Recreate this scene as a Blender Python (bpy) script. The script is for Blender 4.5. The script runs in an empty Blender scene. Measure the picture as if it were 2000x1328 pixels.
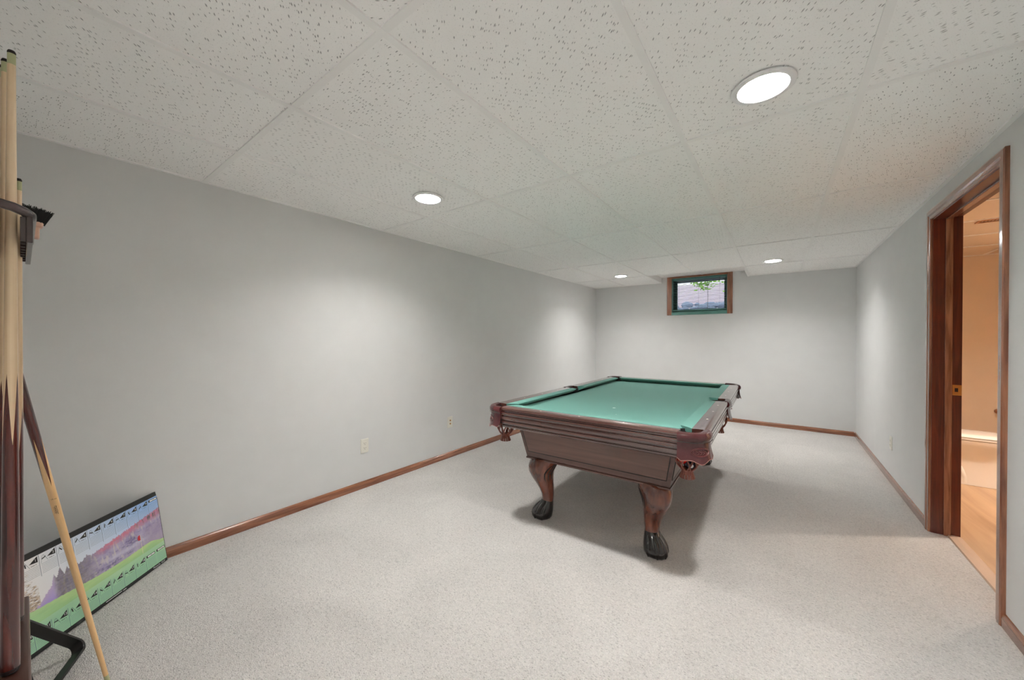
import bpy, bmesh, math, random
from mathutils import Vector, Matrix, noise as mnoise
R = math.radians
PI = math.pi
random.seed(7)
sc = bpy.context.scene
COL = sc.collection

# ------------------------------------------------------------------ mesh builder
class MB:
    def __init__(s):
        s.v = []; s.f = []; s.c = None
    def add(s, vs, fs):
        o = len(s.v)
        s.v += [tuple(p) for p in vs]
        s.f += [tuple(i + o for i in f) for f in fs]
        return s
    def box(s, x0, x1, y0, y1, z0, z1):
        vs = [(x, y, z) for x in (x0, x1) for y in (y0, y1) for z in (z0, z1)]
        return s.add(vs, [(0, 1, 3, 2), (4, 6, 7, 5), (0, 4, 5, 1), (2, 3, 7, 6), (0, 2, 6, 4), (1, 5, 7, 3)])
    def quad(s, a, b, c, d):
        return s.add([a, b, c, d], [(0, 1, 2, 3)])
    def rings(s, rings, closed=True, cap0=True, cap1=True):
        n = len(rings[0]); vs = [p for r in rings for p in r]; fs = []
        for i in range(len(rings) - 1):
            for j in range(n if closed else n - 1):
                k = (j + 1) % n
                fs.append((i * n + j, i * n + k, (i + 1) * n + k, (i + 1) * n + j))
        if closed and cap0: fs.append(tuple(range(n))[::-1])
        if closed and cap1: fs.append(tuple((len(rings) - 1) * n + j for j in range(n)))
        return s.add(vs, fs)
    def lathe(s, prof, seg=32, loc=(0, 0, 0), axis=None, cap=True):
        # prof: list of (r, h) along axis
        ax = Vector(axis or (0, 0, 1)).normalized()
        u = ax.orthogonal().normalized(); w = ax.cross(u); L = Vector(loc)
        rs = []
        for r, h in prof:
            rs.append([L + ax * h + (u * math.cos(2 * PI * j / seg) + w * math.sin(2 * PI * j / seg)) * max(r, 1e-5) for j in range(seg)])
        return s.rings(rs, cap0=cap, cap1=cap)
    def tube(s, path, r, seg=8, closed=False, sx=1.0):
        path = [Vector(p) for p in path]; n = len(path); rs = []
        prev = None
        for i, p in enumerate(path):
            if closed: t = path[(i + 1) % n] - path[i - 1]
            else: t = path[min(i + 1, n - 1)] - path[max(i - 1, 0)]
            t.normalize()
            u = t.orthogonal() if prev is None else (prev - t * prev.dot(t))
            u.normalize(); prev = u; w = t.cross(u)
            rr = r[i] if isinstance(r, (list, tuple)) else r
            rs.append([p + (u * math.cos(2 * PI * j / seg) * sx + w * math.sin(2 * PI * j / seg)) * rr for j in range(seg)])
        if closed: return s.rings(rs + [rs[0]], cap0=False, cap1=False)
        return s.rings(rs)
    def prism(s, poly, fn0, fn1):
        # poly 2d points, two maps to 3d
        return s.rings([[fn0(*p) for p in poly], [fn1(*p) for p in poly]])
    def xf(s, M):
        s.v = [tuple(M @ Vector(p)) for p in s.v]; return s
    def build(s, name, mat, parent=None, smooth=None, bevel=0, seg=2):
        me = bpy.data.meshes.new(name)
        me.from_pydata(s.v, [], s.f)
        bm = bmesh.new(); bm.from_mesh(me)
        bmesh.ops.recalc_face_normals(bm, faces=bm.faces)
        bm.to_mesh(me); bm.free()
        if mat: me.materials.append(mat)
        if smooth is not None:
            me.shade_smooth(); me.set_sharp_from_angle(angle=R(smooth))
        o = bpy.data.objects.new(name, me); COL.objects.link(o)
        if bevel:
            m = o.modifiers.new('bevel', 'BEVEL'); m.width = bevel; m.segments = seg; m.limit_method = 'ANGLE'; m.angle_limit = R(35)
        if parent: o.parent = parent
        return o

def thing(name, label=None, cat=None, loc=(0, 0, 0), rz=0, group=None, kind=None):
    o = bpy.data.objects.new(name, None); COL.objects.link(o)
    o.empty_display_size = .1
    o.location = loc; o.rotation_euler = (0, 0, rz)
    return tag(o, label, cat, group, kind)
def tag(o, label=None, cat=None, group=None, kind=None):
    if label: o['label'] = label
    if cat: o['category'] = cat
    if group: o['group'] = group
    if kind: o['kind'] = kind
    return o
def struct(o, label=None, cat=None):
    return tag(o, label, cat, None, 'structure')
def text_mb(txt, size, M, extrude=0.0):
    cu = bpy.data.curves.new('txt', 'FONT'); cu.body = txt; cu.size = size; cu.extrude = extrude
    cu.align_x = 'CENTER'; cu.align_y = 'CENTER'; cu.resolution_u = 3
    o = bpy.data.objects.new('txt', cu); COL.objects.link(o)
    dg = bpy.context.evaluated_depsgraph_get()
    me = bpy.data.meshes.new_from_object(o.evaluated_get(dg))
    mb = MB().add([M @ v.co for v in me.vertices], [tuple(p.vertices) for p in me.polygons])
    bpy.data.objects.remove(o); bpy.data.curves.remove(cu); bpy.data.meshes.remove(me)
    return mb

# ------------------------------------------------------------------ materials
def sl(c):  # sRGB 0-255 -> linear
    return tuple(((x / 255) / 12.92 if x / 255 <= .04045 else ((x / 255 + .055) / 1.055) ** 2.4) for x in c) + (1,)
def base_mat(name):
    m = bpy.data.materials.new(name); m.use_nodes = True
    return m, m.node_tree.nodes, m.node_tree.links, m.node_tree.nodes['Principled BSDF']
def mat(name, col, rough=.5, spec=.5, metal=0, coat=0, bump=0, bscale=300, sheen=0):
    m, N, L, b = base_mat(name)
    b.inputs['Base Color'].default_value = col if len(col) == 4 else tuple(col) + (1,)
    b.inputs['Roughness'].default_value = rough
    b.inputs['Specular IOR Level'].default_value = spec
    b.inputs['Metallic'].default_value = metal
    b.inputs['Coat Weight'].default_value = coat
    b.inputs['Coat Roughness'].default_value = .12
    b.inputs['Sheen Weight'].default_value = sheen
    tc = N.new('ShaderNodeTexCoord'); nz = N.new('ShaderNodeTexNoise'); nz.inputs['Scale'].default_value = bscale
    L.new(tc.outputs['Object'], nz.inputs['Vector'])
    # faint procedural tone variation
    mx = N.new('ShaderNodeMix'); mx.data_type = 'RGBA'; mx.inputs['Factor'].default_value = .06
    n2 = N.new('ShaderNodeTexNoise'); n2.inputs['Scale'].default_value = 6
    L.new(tc.outputs['Object'], n2.inputs['Vector'])
    mx.blend_type = 'MULTIPLY'; mx.inputs['A'].default_value = b.inputs['Base Color'].default_value
    L.new(n2.outputs['Fac'], mx.inputs['B']); L.new(mx.outputs['Result'], b.inputs['Base Color'])
    if bump:
        bp = N.new('ShaderNodeBump'); bp.inputs['Strength'].default_value = bump; bp.inputs['Distance'].default_value = .002
        L.new(nz.outputs['Fac'], bp.inputs['Height']); L.new(bp.outputs['Normal'], b.inputs['Normal'])
    return m
def wood(name, c0, c1, axis='x', scale=40, rough=.35, coat=.3, contrast=(.35, .7), along=.06, cior=1.5):
    m, N, L, b = base_mat(name)
    tc = N.new('ShaderNodeTexCoord'); mp = N.new('ShaderNodeMapping')
    s = [1, 1, 1]; s['xyz'.index(axis)] = along
    mp.inputs['Scale'].default_value = [k * scale for k in s]
    L.new(tc.outputs['Object'], mp.inputs['Vector'])
    nz = N.new('ShaderNodeTexNoise'); nz.inputs['Scale'].default_value = 1; nz.inputs['Detail'].default_value = 6; nz.inputs['Distortion'].default_value = .6
    L.new(mp.outputs['Vector'], nz.inputs['Vector'])
    cr = N.new('ShaderNodeValToRGB'); cr.color_ramp.elements[0].position = contrast[0]; cr.color_ramp.elements[1].position = contrast[1]
    cr.color_ramp.elements[0].color = c0; cr.color_ramp.elements[1].color = c1
    L.new(nz.outputs['Fac'], cr.inputs['Fac']); L.new(cr.outputs['Color'], b.inputs['Base Color'])
    b.inputs['Roughness'].default_value = rough; b.inputs['Coat Weight'].default_value = coat; b.inputs['Coat Roughness'].default_value = .15; b.inputs['Coat IOR'].default_value = cior
    bp = N.new('ShaderNodeBump'); bp.inputs['Strength'].default_value = .06; bp.inputs['Distance'].default_value = .002
    L.new(nz.outputs['Fac'], bp.inputs['Height']); L.new(bp.outputs['Normal'], b.inputs['Normal'])
    return m
def emit(name, col, strength):
    m, N, L, b = base_mat(name)
    b.inputs['Base Color'].default_value = (.8, .8, .8, 1)
    b.inputs['Emission Color'].default_value = tuple(col) + (1,)
    b.inputs['Emission Strength'].default_value = strength
    return m
def math_node(N, L, op, a, b=None):
    n = N.new('ShaderNodeMath'); n.operation = op
    for i, x in enumerate((a, b)):
        if x is None: continue
        if isinstance(x, (int, float)): n.inputs[i].default_value = x
        else: L.new(x, n.inputs[i])
    return n.outputs[0]

def ceiling_tile_mat(name, x1, y0, px, py, base=(.94, .935, .922)):
    m, N, L, b = base_mat(name)
    tc = N.new('ShaderNodeTexCoord'); sp = N.new('ShaderNodeSeparateXYZ'); L.new(tc.outputs['Object'], sp.inputs[0])
    ix = math_node(N, L, 'FLOOR', math_node(N, L, 'DIVIDE', math_node(N, L, 'SUBTRACT', sp.outputs[0], x1), px))
    iy = math_node(N, L, 'FLOOR', math_node(N, L, 'DIVIDE', math_node(N, L, 'SUBTRACT', sp.outputs[1], y0), py))
    cb = N.new('ShaderNodeCombineXYZ'); L.new(ix, cb.inputs[0]); L.new(iy, cb.inputs[1])
    wn = N.new('ShaderNodeTexWhiteNoise'); wn.noise_dimensions = '2D'; L.new(cb.outputs[0], wn.inputs['Vector'])
    ang = math_node(N, L, 'MULTIPLY', wn.outputs['Value'], 6.28)
    vr = N.new('ShaderNodeVectorRotate'); vr.rotation_type = 'Z_AXIS'; L.new(tc.outputs['Object'], vr.inputs['Vector']); L.new(ang, vr.inputs['Angle'])
    nz = N.new('ShaderNodeTexNoise'); nz.inputs['Scale'].default_value = 9; L.new(vr.outputs[0], nz.inputs['Vector'])
    va = N.new('ShaderNodeVectorMath'); va.operation = 'MULTIPLY_ADD'
    L.new(nz.outputs['Color'], va.inputs[0]); va.inputs[1].default_value = (.03, .03, 0); L.new(vr.outputs[0], va.inputs[2])
    def dash(sx, sy, thr, keep):
        mp = N.new('ShaderNodeMapping'); mp.inputs['Scale'].default_value = (sx, sy, 0); L.new(va.outputs[0], mp.inputs['Vector'])
        vo = N.new('ShaderNodeTexVoronoi'); vo.voronoi_dimensions = '2D'; vo.inputs['Scale'].default_value = 1; vo.inputs['Randomness'].default_value = 1; L.new(mp.outputs[0], vo.inputs['Vector'])
        s2 = N.new('ShaderNodeSeparateXYZ'); L.new(vo.outputs['Color'], s2.inputs[0])
        k = math_node(N, L, 'GREATER_THAN', s2.outputs[0], keep)
        t = math_node(N, L, 'MULTIPLY', s2.outputs[1], thr)
        mr = N.new('ShaderNodeMapRange'); L.new(vo.outputs['Distance'], mr.inputs['Value'])
        mr.inputs['From Min'].default_value = 0; L.new(math_node(N, L, 'ADD', t, .02), mr.inputs['From Max']); mr.inputs['To Min'].default_value = 1; mr.inputs['To Max'].default_value = 0
        return math_node(N, L, 'MULTIPLY', k, math_node(N, L, 'POWER', mr.outputs[0], .6))
    d1 = dash(42, 150, .30, .62); d2 = dash(190, 240, .3, .6)
    dm = math_node(N, L, 'MINIMUM', math_node(N, L, 'ADD', math_node(N, L, 'MULTIPLY', d1, .95), math_node(N, L, 'MULTIPLY', d2, .25)), 1)
    mx = N.new('ShaderNodeMix'); mx.data_type = 'RGBA'; L.new(dm, mx.inputs['Factor'])
    mx.inputs['A'].default_value = base + (1,); mx.inputs['B'].default_value = (.17, .17, .165, 1)
    L.new(mx.outputs['Result'], b.inputs['Base Color']); b.inputs['Roughness'].default_value = .9; b.inputs['Specular IOR Level'].default_value = .1
    n3 = N.new('ShaderNodeTexNoise'); n3.inputs['Scale'].default_value = 220; L.new(tc.outputs['Object'], n3.inputs['Vector'])
    h = math_node(N, L, 'SUBTRACT', math_node(N, L, 'MULTIPLY', n3.outputs['Fac'], .5), dm)
    bp = N.new('ShaderNodeBump'); bp.inputs['Strength'].default_value = .35; bp.inputs['Distance'].default_value = .002
    L.new(h, bp.inputs['Height']); L.new(bp.outputs['Normal'], b.inputs['Normal'])
    return m

def carpet_mat():
    m, N, L, b = base_mat('carpet')
    tc = N.new('ShaderNodeTexCoord')
    def nz(scale, detail=2, dist=0, vec=None):
        n = N.new('ShaderNodeTexNoise'); n.inputs['Scale'].default_value = scale; n.inputs['Detail'].default_value = detail; n.inputs['Distortion'].default_value = dist
        L.new(vec or tc.outputs['Object'], n.inputs['Vector']); return n.outputs['Fac']
    def mr(x, a, b_, c, d):
        n = N.new('ShaderNodeMapRange'); L.new(x, n.inputs[0])
        for i, k in enumerate((a, b_, c, d)): n.inputs[i + 1].default_value = k
        return n.outputs[0]
    fine = nz(230, 3, .5)
    mid = nz(95, 2, 1.0)
    blot = nz(1.6, 3, .8)
    # dark ticks between tufts
    mp = N.new('ShaderNodeMapping'); mp.inputs['Rotation'].default_value = (0, 0, .7); mp.inputs['Scale'].default_value = (70, 150, 1); L.new(tc.outputs['Object'], mp.inputs['Vector'])
    vo = N.new('ShaderNodeTexVoronoi'); vo.voronoi_dimensions = '2D'; vo.inputs['Scale'].default_value = 1; L.new(mp.outputs[0], vo.inputs['Vector'])
    s2 = N.new('ShaderNodeSeparateXYZ'); L.new(vo.outputs['Color'], s2.inputs[0])
    tick = math_node(N, L, 'MULTIPLY', math_node(N, L, 'GREATER_THAN', s2.outputs[0], .80), mr(vo.outputs['Distance'], .05, .42, 1, 0))
    val = math_node(N, L, 'ADD', mr(fine, .3, .7, -.14, .14), mr(mid, .3, .7, -.11, .11))
    val = math_node(N, L, 'ADD', val, mr(blot, .35, .65, -.055, .055))
    val = math_node(N, L, 'SUBTRACT', val, math_node(N, L, 'MULTIPLY', tick, .34))
    val = math_node(N, L, 'ADD', val, 1.0)
    mx = N.new('ShaderNodeMix'); mx.data_type = 'RGBA'; mx.blend_type = 'MULTIPLY'; mx.inputs['Factor'].default_value = 1
    mx.inputs['A'].default_value = CARPET; L.new(val, mx.inputs['B'])
    L.new(mx.outputs['Result'], b.inputs['Base Color'])
    b.inputs['Roughness'].default_value = 1; b.inputs['Specular IOR Level'].default_value = .05
    b.inputs['Sheen Weight'].default_value = .15; b.inputs['Sheen Roughness'].default_value = .6
    h = math_node(N, L, 'ADD', fine, math_node(N, L, 'MULTIPLY', mid, .8))
    bp = N.new('ShaderNodeBump'); bp.inputs['Strength'].default_value = .9; bp.inputs['Distance'].default_value = .010
    L.new(h, bp.inputs['Height']); L.new(bp.outputs['Normal'], b.inputs['Normal'])
    return m

CARPET = (.675, .655, .63, 1)
M = {}
M['wall'] = mat('wall_paint', (.70, .708, .705), .55, .3, bump=.08, bscale=420)
M['tile'] = ceiling_tile_mat('ceiling_tile', -2.195, .652, .61, 1.2145)
M['grid'] = mat('grid_white', (.92, .915, .90), .6)
M['carpet'] = carpet_mat()
oakA, oakB = sl((116, 68, 46)), sl((164, 110, 80))
for a in 'xyz': M['oak_' + a] = wood('stained_oak_' + a, oakA, oakB, a, 60, .25, .9)
for a in 'xz': M['jamb_' + a] = wood('dark_oak_' + a, sl((70, 16, 6)), sl((104, 34, 12)), a, 60, .3, .5)
M['plate'] = mat('ivory_plastic', sl((230, 228, 218)), .4)
M['slot'] = mat('slot_dark', sl((90, 80, 65)), .6)
M['white'] = mat('white_enamel', (.85, .85, .85), .35)
M['lamp'] = emit('lamp_lens', (1.0, .975, .94), 300)
M['lampwarm'] = emit('lamp_lens_warm', (1.0, .84, .70), 640)
# pool table
for a in 'xy':
    M['rail_' + a] = wood('rail_mahogany_' + a, sl((74, 42, 36)), sl((106, 68, 60)), a, 26, .22, 1.0, (.3, .75), cior=1.85)
    M['cab_' + a] = wood('walnut_mahogany_' + a, sl((66, 38, 30)), sl((98, 62, 52)), a, 26, .3, .5, (.3, .75))
M['panel'] = wood('cabinet_panel', sl((80, 50, 40)), sl((108, 73, 59)), 'x', 22, .3, .6, (.3, .75))
M['groove'] = mat('dark_groove', (.008, .006, .005), .6)
M['legwood'] = wood('leg_mahogany', sl((70, 30, 18)), sl((120, 62, 40)), 'z', 22, .2, .7, (.3, .7), .25)
M['footwood'] = mat('claw_foot_dark', sl((20, 13, 12)), .2, .5, 0, .6)
M['felt'] = mat('green_cloth', sl((102, 160, 149)), .95, .1, bump=.15, bscale=900, sheen=.2)
M['leather'] = mat('maroon_leather', sl((74, 28, 31)), .25, .5, 0, .35, .15, 260)
M['stitch'] = mat('leather_edge', sl((150, 104, 92)), .6)
M['strap'] = mat('net_leather', sl((112, 52, 34)), .4, .5, 0, .2)
M['pocket_dark'] = mat('pocket_liner', (.012, .010, .009), .7)
M['sight'] = mat('pearl_sight', (.85, .84, .8), .3)
M['spot'] = mat('spot_white', (.62, .80, .74), .6)
# cues
M['maple'] = wood('maple_shaft', sl((208, 178, 140)), sl((236, 212, 178)), 'z', 60, .3, .35, (.3, .7), .03)
M['maple2'] = wood('amber_maple', sl((222, 178, 122)), sl((238, 202, 152)), 'z', 60, .28, .4, (.3, .7), .03)
M['rosewood'] = wood('rosewood_butt', sl((48, 14, 12)), sl((96, 36, 30)), 'z', 60, .15, .8, (.3, .7), .06)
M['ferrule'] = mat('ferrule_fiber', sl((176, 178, 136)), .5)
M['tip'] = mat('tip_leather', sl((40, 36, 32)), .9)
M['ink'] = mat('black_ink', (.01, .008, .008), .5)
M['rack'] = wood('rack_mahogany', sl((58, 32, 26)), sl((104, 72, 62)), 'x', 40, .3, .5)
M['rackdark'] = mat('rack_rail_dark', sl((62, 50, 48)), .25, .5, 0, .4)
M['bristle'] = mat('bristle_black', (.006, .006, .006), .5)
M['pinkwood'] = mat('pink_handle', sl((222, 180, 158)), .35, .5, 0, .3)
M['black'] = mat('black_plastic', (.010, .010, .010), .4)
# bath
M['bathwall'] = mat('bath_paint', sl((228, 212, 192)), .6, .3)
M['bathtile'] = mat('bath_ceiling', sl((228, 214, 198)), .9)
M['porcelain'] = mat('porcelain', (.84, .82, .78), .12, .5, 0, .5)
M['brass'] = mat('brass', sl((190, 140, 80)), .3, .5, .8)
M['teal'] = mat('teal_enamel', sl((88, 136, 128)), .35)
M['slat'] = mat('slat_teal', sl((40, 58, 60)), .4)

# ------------------------------------------------------------------ room numbers
XR, YB, ZC = .80, 6.36, 2.177
YF = -.08           # face of the front wall stub
YREAR = -3.2
def xl(y): return -2.79 + .035 * (y + .05) / 6.41
GX = [-2.195 + .61 * i for i in range(-1, 6)]      # grid lines across
GY = [.652 + 1.2145 * i for i in range(-4, 5)]     # cross lines
RX0, RX1, RY0, RZ = -1.585, -.365, 5.51, 2.265     # raised recess at the window
WX0, WX1, WZ0, WZ1 = -1.425, -.630, 1.664, 2.237   # window opening
DY0, DY1, DZ = 2.60, 3.50, 2.025                   # door opening between casings
LIGHTS = [(-1.875, 1.60), (-.052, 1.62), (-1.885, 5.263), (-.06, 5.27)]
HIDDEN = [(-1.875, -2.04), (-.052, -2.04)]  # unseen rear pair continuing the light rows, added for fill
ADDED_FILL = (-.33, -.26)  # unseen light off the row spacing, added to brighten the near left corner

# floor
f = MB().quad((-3.0, YREAR, 0), (.872, YREAR, 0), (.872, YB + .05, 0), (-3.0, YB + .05, 0)).build('floor', M['carpet'])
struct(f, 'pale beige cut pile carpet over the whole room floor', 'floor')
# walls
w = MB()
a = [(xl(YREAR), YREAR), (xl(YB), YB)]
w.add([(a[0][0], a[0][1], 0), (a[1][0], a[1][1], 0), (a[1][0], a[1][1], 2.42), (a[0][0], a[0][1], 2.42),
       (a[0][0] - .12, a[0][1], 0), (a[1][0] - .12, a[1][1], 0), (a[1][0] - .12, a[1][1], 2.42), (a[0][0] - .12, a[0][1], 2.42)],
      [(0, 1, 2, 3), (4, 7, 6, 5), (0, 3, 7, 4), (1, 5, 6, 2), (3, 2, 6, 7), (0, 4, 5, 1)])
struct(w.build('wall_left', M['wall']), 'long grey painted wall on the left with two outlets', 'wall')
w = MB()
for x0, x1, z0, z1 in ((-2.9, WX0, 0, 2.42), (WX1, .93, 0, 2.42), (WX0, WX1, 0, WZ0), (WX0, WX1, WZ1, 2.42)):
    w.box(x0, x1, YB, YB + .24, z0, z1)
struct(w.build('wall_back', M['wall']), 'grey painted end wall with the small high window', 'wall')
w = MB()
J = .02
for y0, y1, z0, z1 in ((YREAR, DY0 - J, 0, 2.42), (DY1 + J, YB, 0, 2.42), (DY0 - J, DY1 + J, DZ + J, 2.42)):
    w.box(XR, .925, y0, y1, z0, z1)
struct(w.build('wall_right', M['wall']), 'grey painted wall on the right with the doorway', 'wall')
struct(MB().box(-2.9, -1.25, YF - .12, YF, 0, 2.42).build('wall_front', M['wall']), 'short grey wall the cue rack hangs on', 'wall')
struct(MB().box(-2.95, .95, YREAR - .1, YREAR, 0, 2.42).build('wall_rear', M['wall']))

# ceiling tiles with round cut-outs for the can lights
def ceil_face(mb, x0, x1, y0, y1, z, holes, r):
    hs = [h for h in holes if x0 < h[0] < x1 and y0 < h[1] < y1]
    if not hs:
        mb.quad((x0, y0, z), (x0, y1, z), (x1, y1, z), (x1, y0, z)); return
    bm = bmesh.new()
    def loop(ps):
        vs = [bm.verts.new(p) for p in ps]
        for i in range(len(vs)): bm.edges.new((vs[i], vs[(i + 1) % len(vs)]))
    loop([(x0, y0, z), (x0, y1, z), (x1, y1, z), (x1, y0, z)])
    for h in hs: loop([(h[0] + r * math.cos(2 * PI * k / 40), h[1] + r * math.sin(2 * PI * k / 40), z) for k in range(40)])
    bmesh.ops.triangle_fill(bm, use_beauty=True, edges=bm.edges[:])
    bm.verts.index_update()
    mb.add([v.co[:] for v in bm.verts], [tuple(v.index for v in f.verts) for f in bm.faces]); bm.free()
TZ = ZC + .006
HR = .083
cm = MB()
allh = LIGHTS + HIDDEN + [ADDED_FILL]
xs = [-2.9] + GX[1:] + [.93]; ys = [YREAR - .05] + [y for y in GY if y > YREAR] + [YB + .02]
for i in range(len(xs) - 1):
    for j in range(len(ys) - 1):
        x0, x1, y0, y1 = xs[i], xs[i + 1], ys[j], ys[j + 1]
        xm, ym = (x0 + x1) / 2, (y0 + y1) / 2
        if RX0 < xm < RX1 and ym > RY0: continue
        ceil_face(cm, x0, x1, y0, y1, TZ, allh, HR)
cm.quad((RX0, RY0, RZ), (RX0, YB + .02, RZ), (RX1, YB + .02, RZ), (RX1, RY0, RZ))
ceil = cm.build('ceiling', M['tile']); struct(ceil, 'suspended ceiling of fissured white tiles in a white grid', 'ceiling')
g = MB(); h = .012
for x in GX[1:]:
    segs = [(YREAR, YB)]
    if RX0 + .05 < x < RX1 - .05: segs = [(YREAR, RY0)]
    for y0, y1 in segs: g.box(x - h, x + h, y0, y1, ZC, TZ + .004)
for y in [y for y in GY if y > YREAR]:
    for i in range(len(xs) - 1):
        g.box(xs[i] + (h if i else 0), xs[i + 1] - h if i < len(xs) - 2 else xs[i + 1], y - h, y + h, ZC + .0008, TZ + .004)
# wall angle all round and at the recess
for y0, y1 in ((YREAR, YF - .12), (YF, YB)):
    g.add([(xl(y0), y0, ZC), (xl(y1), y1, ZC), (xl(y1) + .02, y1, ZC), (xl(y0) + .02, y0, ZC), (xl(y0), y0, TZ + .004), (xl(y1), y1, TZ + .004), (xl(y1) + .02, y1, TZ + .004), (xl(y0) + .02, y0, TZ + .004)],
          [(0, 1, 2, 3), (4, 7, 6, 5), (3, 2, 6, 7), (0, 3, 7, 4), (1, 5, 6, 2)])
g.box(XR - .02, XR, YREAR, YB, ZC, TZ + .004)
for x0, x1 in ((-2.75, RX0), (RX1, XR)): g.box(x0, x1, YB - .02, YB, ZC - .0006, TZ + .004)
# faces of the recess, and its own middle bar and edge angles
g.box(RX0 - .004, RX0 + .003, RY0, YB, ZC - .002, RZ); g.box(RX1 - .003, RX1 + .004, RY0, YB, ZC - .002, RZ)
g.box(RX0, RX1, RY0 - .004, RY0 + .004, ZC - .002, RZ)
g.box(RX1 - .012, RX1 + .014, RY0, YB, ZC - .004, ZC + .002)
g.box(-.975 - h, -.975 + h, RY0, YB, RZ - .006, RZ)
g.build('grid', M['grid'], ceil)
# recessed can lights
def downlight(x, y, label, lampmat, z=ZC, cat='ceiling light', group='recessed ceiling lights'):
    t = thing('recessed_light', label, cat, (x, y, z), 0, group)
    MB().lathe([(.083, .012), (.083, .002), (.1, .001), (.1, -.003), (.094, -.007), (.08, -.007), (.079, -.002), (.079, .012)], 48, cap=False).build('trim_ring', M['white'], t, 40)
    MB().lathe([(.0795, -.001), (.0805, .012), (.072, .055), (.071, .075), (.004, .076), (.004, .085), (.083, .085), (.084, .008)], 48, cap=False).build('baffle', M['white'], t, 40)
    MB().lathe([(.001, .046), (.03, .047), (.058, .053), (.066, .062), (.066, .07), (.001, .07)], 40).build('lens', lampmat, t, 50)
    return t
LL = ['largest bright recessed ceiling light, in the tile in front of the doorway', 'recessed ceiling light beside the long wall with two outlets, before the pool table',
      'small recessed ceiling light between the high window and the long outlet wall', 'small recessed ceiling light between the high window and the doorway wall']
downlight(*LIGHTS[1], LL[0], M['lamp']); downlight(*LIGHTS[0], LL[1], M['lamp'])
downlight(*LIGHTS[2], LL[2], M['lamp']); downlight(*LIGHTS[3], LL[3], M['lamp'])
M['lampfill'] = emit('fill_lens', (1.0, .96, .90), 240)
downlight(*ADDED_FILL, 'unseen recessed fill light added in the opening beside the cue rack wall', M['lampfill'])
downlight(*HIDDEN[0], 'unseen recessed fill light added behind the wall that holds the cue rack', M['lamp'])
downlight(*HIDDEN[1], 'unseen recessed fill light added past the end of the cue rack wall', M['lamp'])

# baseboards
def base_prof():
    return [(0, 0), (.013, 0), (.013, .036), (.010, .048), (.005, .056), (0, .058)]
def baseboard(name, p0, p1, nrm, ax):
    p0, p1, n = Vector(p0), Vector(p1), Vector(nrm)
    mb = MB().rings([[p + n * u + Vector((0, 0, z)) for u, z in base_prof()] for p in (p0, p1)])
    return struct(mb.build(name, M['oak_' + ax]), None, None)
baseboard('baseboard_left', (xl(YF), YF, 0), (xl(YB), YB, 0), (1, 0, 0), 'y')
baseboard('baseboard_back', (xl(YB) + .013, YB, 0), (XR - .013, YB, 0), (0, -1, 0), 'x')
baseboard('baseboard_right', (XR, DY1 + .06, 0), (XR, YB, 0), (-1, 0, 0), 'y')
baseboard('baseboard_right_front', (XR, YREAR, 0), (XR, DY0 - .062, 0), (-1, 0, 0), 'y')
baseboard('baseboard_front', (xl(YF) + .013, YF, 0), (-1.25, YF, 0), (0, 1, 0), 'x')

# ------------------------------------------------------------------ doorway
door = thing('door_1', 'stained wood door frame opening into the tan bathroom', 'doorway', (XR, DY0, 0), kind='structure')
def loc(mb): return mb.xf(Matrix.Translation((-XR, -DY0, 0)))
cprof = [(0, 0), (0, .008), (.006, .012), (.020, .013), (.030, .017), (.052, .017), (.060, .014), (.060, 0)]  # (from inner edge, depth)
rev = .005
def casing_path(pts, dirs, name, ax):
    rs = [[Vector((XR - d, p[0] + dd[0] * u, p[1] + dd[1] * u)) for u, d in cprof] for p, dd in zip(pts, dirs)]
    loc(MB().rings(rs)).build(name, M['oak_' + ax], door)
A0, A1, AZ = DY0 - rev, DY1 + rev, DZ + rev
casing_path([(A1, 0), (A1, AZ)], [(1, 0), (1, 1)], 'casing', 'z')
casing_path([(A0, 0), (A0, AZ)], [(-1, 0), (-1, 1)], 'casing', 'z')
casing_path([(A0, AZ), (A1, AZ)], [(-1, 1), (1, 1)], 'casing', 'y')
loc(MB().box(XR - .0005, .9255, DY1, DY1 + J, 0, DZ + J)).build('jamb', M['jamb_z'], door)
loc(MB().box(XR - .0005, .9255, DY0 - J, DY0, 0, DZ + J)).build('jamb', M['jamb_z'], door)
loc(MB().box(XR - .0005, .9255, DY0, DY1, DZ, DZ + J)).build('jamb', M['jamb_x'], door)
loc(MB().box(.852, .884, DY1 - .012, DY1, 0, DZ)).build('door_stop', M['oak_z'], door, bevel=.003)
loc(MB().box(.852, .884, DY0, DY0 + .012, 0, DZ)).build('door_stop', M['oak_z'], door, bevel=.003)
loc(MB().box(.852, .884, DY0 + .012, DY1 - .012, DZ - .012, DZ)).build('door_stop', M['oak_y'], door, bevel=.003)
sp_ = loc(MB().box(.887, .925, DY1 - .0016, DY1, .898, .964)).build('strike_plate', M['brass'], door, bevel=.0006)
loc(MB().box(.896, .910, DY1 - .0021, DY1 - .0012, .920, .944)).build('latch_hole', M['groove'], sp_)
tr = MB().rings([[(x, y, z) for x, z in ((.868, 0), (.872, .009), (.90, .011), (.925, .008), (.935, 0))] for y in (DY0, DY1)]).build('trim_1', mat('threshold', sl((196, 170, 148)), .5))
struct(tr, 'pale threshold strip between carpet and bathroom floor', 'threshold')

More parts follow.
